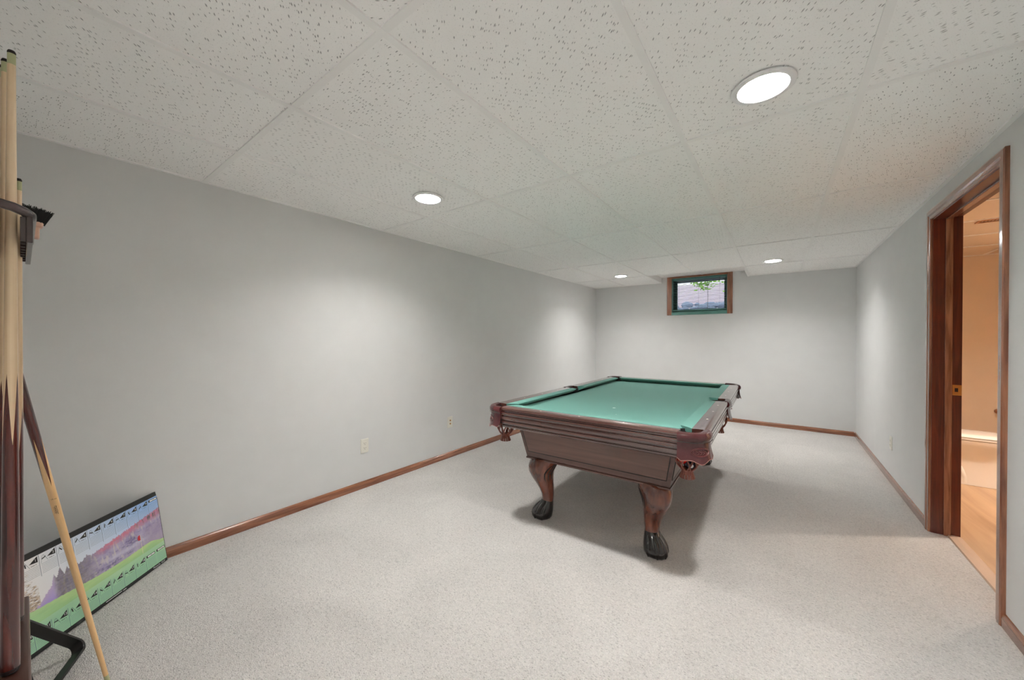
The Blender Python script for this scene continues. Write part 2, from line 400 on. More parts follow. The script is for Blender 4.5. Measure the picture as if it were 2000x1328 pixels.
# bathroom shell
BX1, BY0, BY1 = 2.45, 1.9, 6.28
fl = wood('plank_floor', sl((152, 122, 94)), sl((196, 166, 134)), 'y', 9, .45, .1, (.3, .7), .12)
struct(MB().quad((.872, BY0, -.002), (BX1, BY0, -.002), (BX1, BY1, -.002), (.872, BY1, -.002)).build('floor_bathroom', fl), 'tan wood plank floor of the bathroom', 'floor')
bw = MB().box(.925, BX1, BY1, BY1 + .07, 0, 2.4).box(BX1, BX1 + .1, BY0 - .1, BY1 + .07, 0, 2.4).box(.925, BX1, BY0 - .1, BY0, 0, 2.4)
struct(bw.build('wall_bathroom', M['bathwall']), 'tan painted bathroom wall seen through the doorway', 'wall')
bl = MB()
for y0, y1, z0, z1 in ((BY0, DY0 - J, 0, 2.4), (DY1 + J, BY1, 0, 2.4), (DY0 - J, DY1 + J, DZ + J, 2.4)): bl.box(.9252, .931, y0, y1, z0, z1)
struct(bl.build('wall_bathroom_side', M['bathwall']))
BL = (1.95, 4.2)
bc = MB(); ceil_face(bc, .931, BX1, BY0, BY1, TZ, [BL], HR)
bco = bc.build('ceiling_bathroom', M['bathtile']); struct(bco, 'pale bathroom ceiling in a white grid', 'ceiling')
g = MB()
for k in range(8): g.box(.931, BX1, 2.0 + .607 * k - h, 2.0 + .607 * k + h, ZC, TZ + .003)
g.box(1.80 - h, 1.80 + h, BY0, BY1, ZC - .0006, TZ + .003)
g.box(.931, BX1, BY1 - .02, BY1, ZC, TZ + .003)
g.build('grid', M['grid'], bco)
downlight(*BL, 'warm recessed light in the bathroom ceiling', M['lampwarm'])
# bathroom vent
vt = thing('ceiling_vent', 'brown slatted air vent in the bathroom ceiling', 'vent', (1.42, 4.47, ZC))
MB().box(-.17, .17, -.04, -.03, -.006, 0).box(-.17, .17, .03, .04, -.006, 0).box(-.17, -.155, -.03, .03, -.006, 0).box(.155, .17, -.03, .03, -.006, 0).build('frame', mat('vent_tan', sl((190, 140, 100)), .5), vt)
v_ = MB()
for k in range(18):
    x = -.15 + k * .0175
    v_.add([(x - .007, -.03, -.005), (x - .007, .03, -.005), (x + .007, .03, .0), (x + .007, -.03, 0), (x - .006, -.03, -.0065), (x - .006, .03, -.0065), (x + .008, .03, -.0015), (x + .008, -.03, -.0015)],
           [(0, 1, 2, 3), (4, 7, 6, 5), (0, 4, 5, 1), (2, 6, 7, 3), (0, 3, 7, 4), (1, 5, 6, 2)])
v_.build('louvers', mat('vent_brown', sl((120, 76, 48)), .5), vt)
# toilet: cistern against the shared wall, bowl pointing into the bathroom
tl = thing('toilet', 'white toilet with closed lid beyond the doorway', 'toilet', (1.33, 4.985, 0))
def sup(cx, hl, hw, z, n=2.4, seg=40, flat=0):
    out = []
    for k in range(seg):
        t = 2 * PI * k / seg; c, s_ = math.cos(t), math.sin(t)
        out.append((cx + hl * math.copysign(abs(c) ** (2 / n), c), hw * math.copysign(abs(s_) ** (2 / n), s_), z))
    return out
b_ = MB().rings([sup(.0, .32, .150, 0, 5), sup(.0, .318, .147, .02, 5), sup(.0, .312, .136, .12, 4.5), sup(.005, .312, .135, .2, 4), sup(.035, .31, .152, .29, 3), sup(.05, .325, .182, .345, 2.5), sup(.05, .33, .187, .385, 2.4)])
for s_ in (-1, 1):
    b_.tube([(-.26, s_ * .114, .04), (-.2, s_ * .112, .15), (-.12, s_ * .112, .19), (-.06, s_ * .112, .14), (-.03, s_ * .114, .06), (-.03, s_ * .118, .01)], .032, 12)
b_.build('bowl', M['porcelain'], tl, 50)
MB().rings([sup(.05, .325, .186, .388, 2.4), sup(.05, .33, .19, .395, 2.4), sup(.05, .327, .187, .405, 2.4)]).build('seat', M['porcelain'], tl, 50)
MB().rings([sup(.05, .325, .186, .408, 2.4), sup(.05, .328, .188, .415, 2.4), sup(.05, .31, .172, .427, 2.4), sup(.05, .2, .1, .432, 2.2)]).build('lid', M['porcelain'], tl, 50)
tk = MB().box(-.394, -.215, -.22, .22, .385, .74).build('cistern', M['porcelain'], tl, 40, .03, 4)
MB().box(-.396, -.205, -.23, .23, .741, .775).build('cistern_lid', M['porcelain'], tl, 40, .012, 3)
hk = thing('paper_holder', 'small bronze fixture on the tan bathroom wall above the toilet', 'wall fixture', (1.915, BY1, .475))
bz = mat('bronze', sl((150, 104, 70)), .4, .5, .4)
MB().lathe([(.026, 0), (.026, .008), (.02, .012)], 24, (0, 0, 0), (0, -1, 0)).build('rose', bz, hk, 40)
MB().lathe([(.012, .010), (.012, .05), (.02, .055), (.022, .065), (.014, .075)], 20, (0, 0, 0), (0, -1, 0)).build('post', bz, hk, 40)

# ------------------------------------------------------------------ window with blind
win = thing('window_1', 'small high window with brown wood trim on the end wall', 'window', (0, YB, WZ0), kind='structure')
def wl(mb): return mb.xf(Matrix.Translation((0, -YB, -WZ0)))
T = .068
def flatcas(x0, x1, z0, z1, ax): return wl(MB().box(x0, x1, YB - .016, YB, z0, z1)).build('casing', M['oak_' + ax], win, bevel=.004)
flatcas(WX0 - T, WX0 + .004, WZ0 - .028, RZ - .002, 'z'); flatcas(WX1 - .004, WX1 + T, WZ0 - .028, RZ - .002, 'z')
flatcas(WX0 + .004, WX1 - .004, WZ1 - .004, RZ - .002, 'x')
wl(MB().box(WX0 + .003, WX1 - .003, YB - .02, YB + .012, WZ0 - .028, WZ0 + .022)).build('sill', M['teal'], win, bevel=.003)
rv = MB().box(WX0 - .001, WX0 + .012, YB, YB + .24, WZ0, WZ1).box(WX1 - .012, WX1 + .001, YB, YB + .24, WZ0, WZ1).box(WX0, WX1, YB, YB + .24, WZ1 - .012, WZ1 + .001).box(WX0, WX1, YB, YB + .24, WZ0 - .001, WZ0 + .016)
wl(rv).build('reveal', M['teal'], win)
fr = MB(); fw = .045
for x0, x1, z0, z1 in ((WX0 + .012, WX0 + .012 + fw, WZ0 + .016, WZ1 - .012), (WX1 - .012 - fw, WX1 - .012, WZ0 + .016, WZ1 - .012), (WX0 + .012 + fw, WX1 - .012 - fw, WZ1 - .012 - fw, WZ1 - .012), (WX0 + .012 + fw, WX1 - .012 - fw, WZ0 + .016, WZ0 + .016 + fw)):
    fr.box(x0, x1, YB + .14, YB + .18, z0, z1)
wl(fr).build('sash', M['teal'], win)
gm, N_, L_, b0 = base_mat('window_glass')
b0.inputs['Base Color'].default_value = (.95, 1, .98, 1); b0.inputs['Roughness'].default_value = 0; b0.inputs['Transmission Weight'].default_value = 1; b0.inputs['IOR'].default_value = 1.02
wl(MB().box(WX0 + .05, WX1 - .05, YB + .157, YB + .161, WZ0 + .05, WZ1 - .05)).build('pane', gm, win)
bd = thing('window_blind', 'narrow teal slatted blind with open slats in the high window', 'blind', ((WX0 + WX1) / 2, YB + .03, WZ1 - .012))
hwid = (WX1 - WX0) / 2 - .018
MB().box(-hwid, hwid, -.014, .014, -.028, 0).build('headrail', M['teal'], bd, bevel=.002)
s_ = MB(); nsl = 20; zt, zb = -.045, -(WZ1 - WZ0 - .028) + .055
for k in range(nsl):
    z = zt + (zb - zt) * k / (nsl - 1)
    s_.rings([[(x, y, z + .0018 - .24 * y - 8 * y * y) for y in (-.0125, -.006, 0, .006, .0125)] + [(x, y, z - .24 * y - 8 * y * y) for y in (.0125, .006, 0, -.006, -.0125)] for x in (-hwid, hwid)])
s_.build('slats', M['slat'], bd, 40)
MB().box(-hwid, hwid, -.013, .013, zb - .03, zb - .012).build('bottom_rail', M['teal'], bd, bevel=.003)
for x in (-hwid + .09, 0.0, hwid - .09):
    MB().tube([(x, -.0135, -.02), (x, -.0135, zb - .012)], .0011, 5).build('ladder_cord', M['slot'], bd)
MB().tube([(hwid - .085, -.018, -.02), (hwid - .085, -.019, -.1), (hwid - .08, -.02, -.13)], .0025, 6).build('wand', M['ink'], bd)
# outside of the window
struct(MB().quad((-4, YB + .24, 1.62), (3, YB + .24, 1.62), (3, 8.7, 1.93), (-4, 8.7, 1.93)).build('ground', mat('gravel_bed', sl((188, 186, 190)), .95, bump=.6, bscale=40)), 'pale gravel ground outside the high window', 'ground')
sd, N_, L_, b0 = base_mat('pink_siding'); b0.inputs['Base Color'].default_value = sl((206, 186, 196)); b0.inputs['Roughness'].default_value = .8
tcn = N_.new('ShaderNodeTexCoord'); wv = N_.new('ShaderNodeTexWave'); wv.bands_direction = 'Z'; wv.inputs['Scale'].default_value = 3
L_.new(tcn.outputs['Object'], wv.inputs['Vector']); bpn = N_.new('ShaderNodeBump'); bpn.inputs['Strength'].default_value = .4
L_.new(wv.outputs['Fac'], bpn.inputs['Height']); L_.new(bpn.outputs['Normal'], b0.inputs['Normal'])
struct(MB().box(-3.2, 1.2, 8.6, 8.75, 1.5, 2.42).build('wall_exterior', sd), 'pale pink wall outside beyond the high window', 'wall')
st = MB(); random.seed(3)
for k in range(60):
    x, y = random.uniform(-2.3, .2), random.uniform(7.3, 8.45); r = random.uniform(.05, .12)
    st.rings([[(x + r * q * math.cos(2 * PI * j / 8 + k) * random.uniform(.8, 1.2), y + r * q * math.sin(2 * PI * j / 8 + k), 1.66 + (y - 6.6) * .165 + zz * r) for j in range(8)] for q, zz in ((.8, -.3), (1, .2), (.7, .6), (.25, .75))])
tag(st.build('gravel', mat('rocks', sl((130, 138, 158)), .9)), 'loose grey and white rocks outside the high window', 'rocks', kind='stuff')
sh = MB(); random.seed(5)
for k in range(160):
    c = Vector((random.gauss(-1.0, .12), random.gauss(7.05, .06), random.gauss(2.26, .07))); d = Vector((random.uniform(-1, 1), random.uniform(-1, 1), random.uniform(-.6, 1))).normalized(); e = d.orthogonal().normalized()
    sh.add([c, c + d * .04 + e * .02, c + d * .09, c + d * .04 - e * .02], [(0, 1, 2, 3)])
shr = thing('shrub', 'small bright green shrub outside seen through the blind', 'shrub', (-1.0, 7.05, 1.69))
sh.xf(Matrix.Translation((1.0, -7.05, -1.69))).build('foliage', mat('leaf_green', sl((150, 190, 70)), .6), shr)
MB().tube([(0, 0, 0), (.01, 0, .3), (0, .01, .62)], .004, 6).build('stem', mat('bark', sl((96, 76, 56)), .9), shr)

# ------------------------------------------------------------------ outlets
def outlet(x, y, z, nx, label, kind):
    t = thing('wall_outlet', label, 'outlet', (x, y, z), 0, 'wall plates')
    pl = MB().add([], [])
    pl.rings([[(nx * d, yy, zz) for yy, zz in ((-w_, -h_), (w_, -h_), (w_, h_), (-w_, h_))] for d, w_, h_ in ((0, .035, .0575), (.004, .035, .0575), (.0065, .031, .0535))])
    pl.build('cover_plate', M['plate'], t)
    if kind == 'duplex':
        for dz in (-.0195, .0195):
            s = MB().box(min(nx * .006, nx * .0085), max(nx * .006, nx * .0085), -.0165, .0165, dz - .014, dz + .014).build('socket', M['plate'], t, bevel=.003)
            q = MB()
            for yy, hh in ((-.0065, .0045), (.0065, .0035)): q.box(min(nx * .008, nx * .0089), max(nx * .008, nx * .0089), yy - .0011, yy + .0011, dz + .003 - hh, dz + .003 + hh)
            q.lathe([(.0026, 0), (.0026, .0006)], 12, (nx * .0083, 0, dz - .008), (nx, 0, 0)); q.build('slots', M['slot'], s)
    elif kind == 'jack':
        for dz in (-.016, .018):
            MB().lathe([(.0085, .006), (.0085, .009), (.005, .0095), (.005, .014)], 16, (0, 0, dz), (nx, 0, 0)).build('jack', M['brass'], t, 40)
    return t
outlet(xl(1.697), 1.697, .350, 1, 'ivory two-socket outlet low on the long wall, closer to the score board', 'duplex')
outlet(xl(2.666), 2.666, .369, 1, 'ivory cable jack plate low on the long wall, closer to the pool table', 'jack')
outlet(XR, 4.53, .340, -1, 'ivory outlet low on the doorway wall, seen nearly edge-on', 'duplex')

# ------------------------------------------------------------------ pool table
TW, TL = 1.343 / 2, 2.425 / 2
pt = thing('pool_table', 'mahogany pool table with green cloth and claw feet', 'pool table', (-.968, 3.123, 0), R(1.0))
ZT = .79
CUT = .125          # corner casting reach
SCUT = .072         # half gap at a side pocket
RW, CW = .080, .143  # wood width, cushion nose distance
# front profile of a rail: (inward u, z)
rp = [(RW, ZT - .002), (RW * .6, ZT), (.010, ZT), (.003, ZT - .003), (0, ZT - .010), (.001, ZT - .018), (.005, ZT - .022),
      (.014, ZT - .024), (.014, ZT - .032), (.004, ZT - .034), (.002, ZT - .042), (.005, ZT - .052), (.013, ZT - .056), (.013, ZT - .060),
      (.006, ZT - .062), (.005, ZT - .072), (.008, ZT - .082), (.017, ZT - .086), (.017, ZT - .090),
      (.010, ZT - .092), (.009, ZT - .102), (.013, ZT - .112), (.021, ZT - .116), (.021, ZT - .120), (.015, ZT - .122), (.016, ZT - .130), (.022, ZT - .136), (RW, ZT - .136)]
cp = [(RW, ZT - .001), (RW + .02, ZT), (CW - .003, ZT - .0015), (CW, ZT - .005), (CW - .002, ZT - .009), (CW - .055, ZT - .042), (RW, ZT - .042)]
def side_frame(side):
    # returns map (t along, u inward, z)->xyz and half length
    if side == 'near': return (lambda t, u, z: Vector((t, -TL + u, z))), TW
    if side == 'far': return (lambda t, u, z: Vector((t, TL - u, z))), TW
    if side == 'left': return (lambda t, u, z: Vector((-TW + u, t, z))), TL
    return (lambda t, u, z: Vector((TW - u, t, z))), TL
def rail(side, t0, t1, k0, k1, sights):
    F_, H_ = side_frame(side)
    ax = 'x' if side in ('near', 'far') else 'y'
    r = MB().rings([[F_(t, u, z) for u, z in rp] for t in (t0, t1)]).build('rail', M['rail_' + ax], pt, 35)
    # cushion ends splay open towards the pockets
    c = MB().rings([[F_(t + k * max(0, u - RW), u, z) for u, z in cp] for t, k in ((t0, k0), (t1, k1))]).build('cushion', M['felt'], pt, 35)
    for s in sights:
        MB().lathe([(.0055, 0), (.0055, .0012)], 12, F_(s, .045, ZT - .0008), (0, 0, 1)).build('sight', M['sight'], r)
    return r
PX = TW - CW
nl = [-(TW - CUT), (TW - CUT)]
rail('near', nl[0], nl[1], .8, -.8, (-PX / 2, 0, PX / 2)); rail('far', nl[0], nl[1], .8, -.8, (-PX / 2, 0, PX / 2))
PY = TL - CW
for s in ('left', 'right'):
    rail(s, -(TL - CUT), -SCUT, .8, -.35, (-PY * .75, -PY * .5, -PY * .25)); rail(s, SCUT, TL - CUT, .35, -.8, (PY * .25, PY * .5, PY * .75))
# bed with pocket notches
ZB = ZT - .042
def arc(cx, cy, r, a0, a1, n=12): return [(cx + r * math.cos(R(a0 + (a1 - a0) * k / n)), cy + r * math.sin(R(a0 + (a1 - a0) * k / n))) for k in range(n + 1)]
bx, by = TW - RW - .005, TL - RW - .005
pc = .062
out = []
cxp, cyp = TW - .095, TL - .095
out += arc(cxp, cyp, pc, -60, -210, 10)          # top right corner (from the right side round to the top side)
out += arc(-cxp, cyp, pc, 30, -120, 10)
out += arc(-(TW - .075), 0, .058, 70, -70, 10)
out += arc(-cxp, -cyp, pc, 120, -30, 10)
out += arc(cxp, -cyp, pc, 210, 60, 10)
out += arc(TW - .075, 0, .058, 250, 110, 10)
# clip to bed rectangle
out = [(max(-bx, min(bx, x)), max(-by, min(by, y))) for x, y in out]
MB().prism(out, lambda x, y: (x, y, ZB - .03), lambda x, y: (x, y, ZB)).build('playing_bed', M['felt'], pt)
def spot(x, y, r):
    MB().lathe([(r, 0), (r, .0008)], 16, (x, y, ZB - .0002)).build('spot', M['spot'], pt)
spot(0, -.575, .011); spot(.09, -.79, .0035)
# cabinet (tapers to the bottom)
c_ = MB(); z0, z1 = .412, .655
tx, ty, bx_, by_ = .515, 1.055, .468, 1.005
def rect(hx, hy, z): return [(-hx, -hy, z), (hx, -hy, z), (hx, hy, z), (-hx, hy, z)]
c_.rings([rect(bx_ + .006, by_ + .006, z0), rect(bx_ + .006, by_ + .006, z0 + .010), rect(bx_ + .001, by_ + .001, z0 + .012), rect(bx_ + .003, by_ + .003, z0 + .02), rect(tx, ty, z1), rect(TW - .045, TL - .045, z1 + .001), rect(TW - .045, TL - .045, ZB - .045)])
cab = c_.build('cabinet', M['cab_x'], pt)
def lerp(a, b, t): return a + (b - a) * t
def side_panel(axis, sgn):
    # field panel framed by a dark inlay line, lying on the sloping side
    def P(s, t, off):
        hx, hy, z = lerp(bx_ + .003, tx, t), lerp(by_ + .003, ty, t), lerp(z0 + .02, z1, t)
        if axis == 'y': return (s * hx, sgn * (hy + off), z)
        return (sgn * (hx + off), s * hy, z)
    e = .955 if axis == 'y' else .975
    m = 'panel' if axis == 'y' else 'cab_y'
    a0, a1 = .13, .97
    p = MB().rings([[P(-e, a0, -.004), P(e, a0, -.004), P(e, a1, -.004), P(-e, a1, -.004)], [P(-e, a0, .0025), P(e, a0, .0025), P(e, a1, .0025), P(-e, a1, .0025)]]).build('side_panel', M[m], cab)
    q = MB(); g_ = .008 if axis == 'y' else .004; b = .05
    for (s0, t0, s1, t1) in ((-e, a0, -e + g_, a1), (e - g_, a0, e, a1), (-e, a0, e, a0 + .020)):
        q.rings([[P(s0, t0, o), P(s1, t0, o), P(s1, t1, o), P(s0, t1, o)] for o in (-.002, .0032)])
    q.build('inlay_line', M['groove'], p)
side_panel('y', -1); side_panel('y', 1); side_panel('x', -1); side_panel('x', 1)
# legs: cabriole with ball and claw foot
def leg(sx, sy):
    d = Vector((sx, sy, 0)).normalized(); s_ = Vector((-d.y, d.x, 0)); base = Vector((sx * .363, sy * .925, 0))
    def ring(z, off, ro, rs, lobes=0, n=32):
        out = []
        for k in range(n):
            a = 2 * PI * k / n
            c, s = math.cos(a), math.sin(a)
            q = 1 + lobes * max(0, math.cos(5 * a)) * (1 if c > -.5 else .3)
            out.append(base + d * (off + ro * c * q) + s_ * (rs * s * q) + Vector((0, 0, z)))
        return out
    prof = [(.420, .000, .094, .092), (.405, .006, .098, .094), (.385, .016, .101, .091), (.36, .026, .099, .086), (.325, .034, .089, .078), (.285, .026, .077, .069), (.245, .012, .064, .060), (.205, -.002, .053, .052), (.165, -.012, .045, .045), (.135, -.014, .041, .042), (.115, -.012, .041, .043)]
    L_ = MB().rings([ring(*p) for p in prof]).build('leg', M['legwood'], pt, 60)
    foot = [(.122, -.012, .041, .042, 0), (.10, -.006, .047, .047, .04), (.078, .006, .058, .055, .06), (.052, .018, .068, .063, .07), (.028, .025, .071, .066, .07), (.012, .026, .069, .064, .06), (-.004, .026, .058, .054, .06)]
    fo = MB().rings([ring(*p) for p in foot])
    # knuckles and talons of the claw
    for a in (-72, -24, 24, 72):
        c, s = math.cos(R(a)), math.sin(R(a))
        fo.tube([base + d * (-.004 + .040 * c) + s_ * (.041 * s) + Vector((0, 0, .1)), base + d * (.010 + .053 * c) + s_ * (.051 * s) + Vector((0, 0, .072)), base + d * (.020 + .063 * c) + s_ * (.058 * s) + Vector((0, 0, .046)), base + d * (.025 + .067 * c) + s_ * (.062 * s) + Vector((0, 0, .02)), base + d * (.025 + .064 * c) + s_ * (.059 * s) + Vector((0, 0, .002))], [.008, .014, .015, .012, .006], 8)
    fo.build('claw_foot', M['footwood'], L_, 60)
    # carved flutes at both flanks of the knee
    q = MB()
    for sg in (-1, 1):
        for k in range(3):
            pts = []
            for i in range(9):
                t = i / 8; z = .405 - .14 * t - .012 * k * (1 - t)
                j = min(range(len(prof) - 1), key=lambda m_: abs((prof[m_][0] + prof[m_ + 1][0]) / 2 - z)); w_ = (prof[j][0] - z) / (prof[j][0] - prof[j + 1][0])
                of, ro, rs = [lerp(prof[j][i2], prof[j + 1][i2], w_) for i2 in (1, 2, 3)]
                a = R(158 - 20 * k - 46 * t ** .6 + 18 * t * t)
                pts.append(base + d * (of + ro * math.cos(a)) + s_ * (sg * rs * math.sin(a)) + Vector((0, 0, z)))
            q.tube(pts, [.001 + .0036 * math.sin(PI * min(1, .12 + i / 9)) for i in range(9)], 6)
    q.build('carving', M['groove'], L_, 60)
for sx in (-1, 1):
    for sy in (-1, 1): leg(sx, sy)

# pockets
def net(mb_net, mb_fr, c, r, ztop, zbot):
    n = 8; H_ = ztop - zbot
    def P(a, t):
        rr = r * (1.0 + .10 * math.sin(PI * t) - .50 * t ** 3)
        return Vector((c[0] + rr * math.cos(a), c[1] + rr * math.sin(a), ztop - H_ * t))
    for k in range(n):
        for sg in (-1, 1):
            mb_net.tube([P(2 * PI * (k + sg * .75 * t) / n, t) for t in [i / 7 for i in range(8)]], .0045, 6)
    mb_net.tube([P(2 * PI * k / 20, 0) for k in range(20)], .005, 6, closed=True)
    mb_net.tube([P(2 * PI * k / 20, 1) for k in range(20)], .006, 6, closed=True)
    mb_net.lathe([(.001, .004), (r * .52, .002), (r * .52, -.003), (.001, -.004)], 16, (c[0], c[1], zbot))
    for k in range(14):
        a0 = 2 * PI * (k + .08) / 14; a1 = 2 * PI * (k + .92) / 14
        rs = []
        for z, q in ((zbot + .002, .50), (zbot - .020, .58), (zbot - .042, .72)):
            rs.append([(c[0] + r * q * f_ * math.cos(a), c[1] + r * q * f_ * math.sin(a), z) for a, f_ in ((a0, 1), (a1, 1), (a1, .94), (a0, .94))])
        mb_fr.rings(rs)
def pocket(path, c, rnet, emblem_at, side):
    # path: plan outline of the casting (list of (x,y)), outward is away from c
    n = len(path); P2 = [Vector((p[0], p[1], 0)) for p in path]
    nr = []
    for i in range(n):
        t = (P2[min(i + 1, n - 1)] - P2[max(i - 1, 0)]).normalized(); q = Vector((t.y, -t.x, 0))
        if q.dot(P2[i] - Vector((c[0], c[1], 0))) < 0: q = -q
        nr.append(q)
    S = [i / (n - 1) for i in range(n)]
    # padded collar
    prof = [(-.034, ZT - .010), (-.030, ZT - .001), (-.012, ZT + .004), (.004, ZT - .001), (.012, ZT - .014), (.012, ZT - .030), (.004, ZT - .041), (-.012, ZT - .044), (-.034, ZT - .044)]
    col = MB().rings([[P2[i] + nr[i] * u + Vector((0, 0, z)) for u, z in prof] for i in range(n)]).build('pocket_casting', M['leather'], pt, 40)
    # leather shield with a wavy lower edge
    sh = []; lo = []
    H0, H1 = ZT - .040, ZT - .128
    for i in range(n):
        zb_ = H1 - (.012 * math.sin(PI * S[i]) ** 2 + .006 * math.cos(4 * PI * S[i])) + (.014 if S[i] in (0, 1) else 0)
        rows = []
        for k in range(7):
            t = k / 6; z = lerp(H0, zb_, t); u = .002 + .012 * t ** 2.2
            rows.append((u, z))
        sh.append([P2[i] + nr[i] * u + Vector((0, 0, z)) for u, z in rows] + [P2[i] + nr[i] * (u - .006) + Vector((0, 0, z)) for u, z in rows[::-1]])
        lo.append(P2[i] + nr[i] * (rows[-1][0] - .001) + Vector((0, 0, zb_)))
    shield = MB().rings(sh).build('pocket_shield', M['leather'], col, 50)
    MB().tube(lo, .0019, 6).build('piped_edge', M['stitch'], shield)
    MB().tube([P2[i] + nr[i] * .0105 + Vector((0, 0, ZT - .042)) for i in range(n)], .0015, 5).build('seam', M['groove'], shield)
    if emblem_at is not None:
        i = min(range(n), key=lambda k: abs(S[k] - emblem_at)); o = P2[i] + nr[i] * .0085 + Vector((0, 0, ZT - .090)); tng = Vector((-nr[i].y, nr[i].x, 0))
        up = Vector((0, 0, 1)); e = MB()
        def on_(x, y):
            k0 = i; rem = abs(x); st_ = 1 if x > 0 else -1; p_ = P2[i]
            while rem > 0 and 0 <= k0 + st_ < n:
                q_ = P2[k0 + st_]; l_ = (q_ - p_).length
                if l_ > rem: p_ = p_.lerp(q_, rem / l_); break
                rem -= l_; p_ = q_; k0 += st_
            return p_ + nr[k0] * (.0075 - y * .12) + up * (ZT - .088 + y)
        for a_, b2 in ((.046, .021), (.040, .0165)):
            e.tube([on_(a_ * math.cos(2 * PI * k / 28), b2 * math.sin(2 * PI * k / 28)) for k in range(28)], .0013, 5, closed=True)
        for x in (-.020, -.007, .007, .020):
            e.tube([on_(x + .008 * math.sin(t * 5), (t - .5) * .018) for t in [k / 8 for k in range(9)]], .0014, 5)
        e.build('embossed_emblem', mat('emblem_leather', sl((104, 46, 46)), .3, .5, 0, .3), shield)
    # dark liner inside the mouth
    MB().lathe([(rnet + .012, ZT - .012), (rnet + .008, ZT - .075), (rnet, ZT - .135)], 28, (c[0], c[1], 0), cap=False).build('pocket_liner', M['pocket_dark'], col, 40)
    nn, fr_ = MB(), MB()
    net(nn, fr_, c, rnet, ZT - .125, ZT - .205)
    nb = nn.build('pocket_net', M['strap'], col, 50); fr_.build('fringe', M['strap'], nb)
for sx in (-1, 1):
    for sy in (-1, 1):
        x0, y0 = sx * TW, sy * TL
        pth = []
        for k in range(25):
            t = k / 24 * PI / 2; n_ = 2.7
            px = x0 - sx * CUT + sx * (CUT + .004) * math.sin(t) ** (2 / n_); py = y0 - sy * CUT + sy * (CUT + .004) * math.cos(t) ** (2 / n_)
            pth.append((px, py))
        pocket(pth, (sx * cxp, sy * cyp), .052, .5, 'corner')
for sx in (-1, 1):
    pth = [(sx * (TW - .004 + .010 * math.sin(PI * k / 12)), -SCUT + 2 * SCUT * k / 12) for k in range(13)]
    pocket(pth, (sx * (TW - .060), 0), .044, None, 'side')
# balls held in the nearest corner pocket
def ball(p, m, label, face=(.35, -.9, -.1)):
    t = thing('billiard_ball', label, 'ball', p)
    MB().lathe([(.0285 * math.sin(PI * k / 20), -.0285 * math.cos(PI * k / 20)) for k in range(21)], 28).build('ball_body', m, t, 180)
    MB().lathe([(.0288 * math.sin(R(a)), .0288 * math.cos(R(a))) for a in (20, 14, 8, 1)], 20, (0, 0, 0), face).build('number_spot', M['sight'], t, 180)
def tabw(x, y, z):
    v = Matrix.Translation((-.968, 3.123, 0)) @ Matrix.Rotation(R(1), 4, 'Z') @ Vector((x, y, z)); return v[:]
ball(tabw(cxp - .021, -cyp - .008, .640), mat('ball_red', (.55, .012, .012), .08), 'red billiard ball in the pool table corner pocket facing the doorway', (-.5, .6, .5))
ball(tabw(cxp + .014, -cyp - .004, .6165), mat('ball_black', (.012, .012, .03), .08), 'dark billiard ball with white spot under the red ball in the pocket net')

# ------------------------------------------------------------------ cues
def make_cue(foot, top, length_from='butt', woods=('maple', 'rosewood'), label='', zz=(.55, .70), seg=48, marks=False):
    """a cue lying along its own z axis, butt end at the origin"""
    foot, top = Vector(foot), Vector(top); Ln = (top - foot).length
    butt_p, dirn = (foot, (top - foot).normalized()) if length_from == 'butt' else (top, (foot - top).normalized())
    t = thing('pool_cue', label, 'cue', butt_p, 0, 'pool cues')
    t.rotation_mode = 'QUATERNION'; t.rotation_quaternion = dirn.to_track_quat('Z', 'Y')
    rad = lambda z: .0148 + (.0064 - .0148) * min(1, max(0, z / (Ln - .03))) ** 1.0
    ph = .35
    def zb(k): # zigzag splice
        x = ((k / seg * 4 + ph) % 1); tri = abs(2 * x - 1); return lerp(zz[0], zz[1], tri)
    def ringz(f_, r0=0): return [(rad(f_(k)) * math.cos(2 * PI * k / seg), rad(f_(k)) * math.sin(2 * PI * k / seg), f_(k)) for k in range(seg)]
    rows = [ringz(lambda k, q=q: zb(k) * q) for q in (.012, .2, .4, .6, .8, 1)]
    MB().rings(rows).build('butt', M[woods[1]], t, 60)
    MB().lathe([(.009, 0), (.0135, .002), (.0148, .008), (.0148, .012)], 32).build('bumper', M['black'], t, 40)
    ft = Ln - .034
    MB().rings([ringz(lambda k, q=q: lerp(zb(k), ft, q)) for q in (0, .25, .5, .75, 1)]).build('shaft', M[woods[0]], t, 60)
    MB().lathe([(.0064, ft), (.0064, Ln - .009)], 32).build('ferrule', M['ferrule'], t, 60)
    MB().lathe([(.0064, Ln - .009), (.0066, Ln - .005), (.005, Ln - .001), (.001, Ln)], 32).build('tip', M['tip'], t, 60)
    return t, rad, Ln
make_cue((-1.452, -.018, .46), (-1.452, -.013, 1.922), label='maple and rosewood cue standing frontmost in the wall rack', zz=(.53, .71))
make_cue((-1.527, -.026, .46), (-1.527, -.0225, 1.93), label='pale cue standing in the wall rack just behind the frontmost cue', zz=(.53, .69))
make_cue((-1.604, -.036, .46), (-1.604, -.0285, 1.945), label='pale cue in the wall rack, third behind the frontmost cue', zz=(.53, .69))
make_cue((-1.70, -.012, .46), (-1.70, -.005, 1.69), label='short pale cue at the far end of the wall rack', zz=(.45, .6))
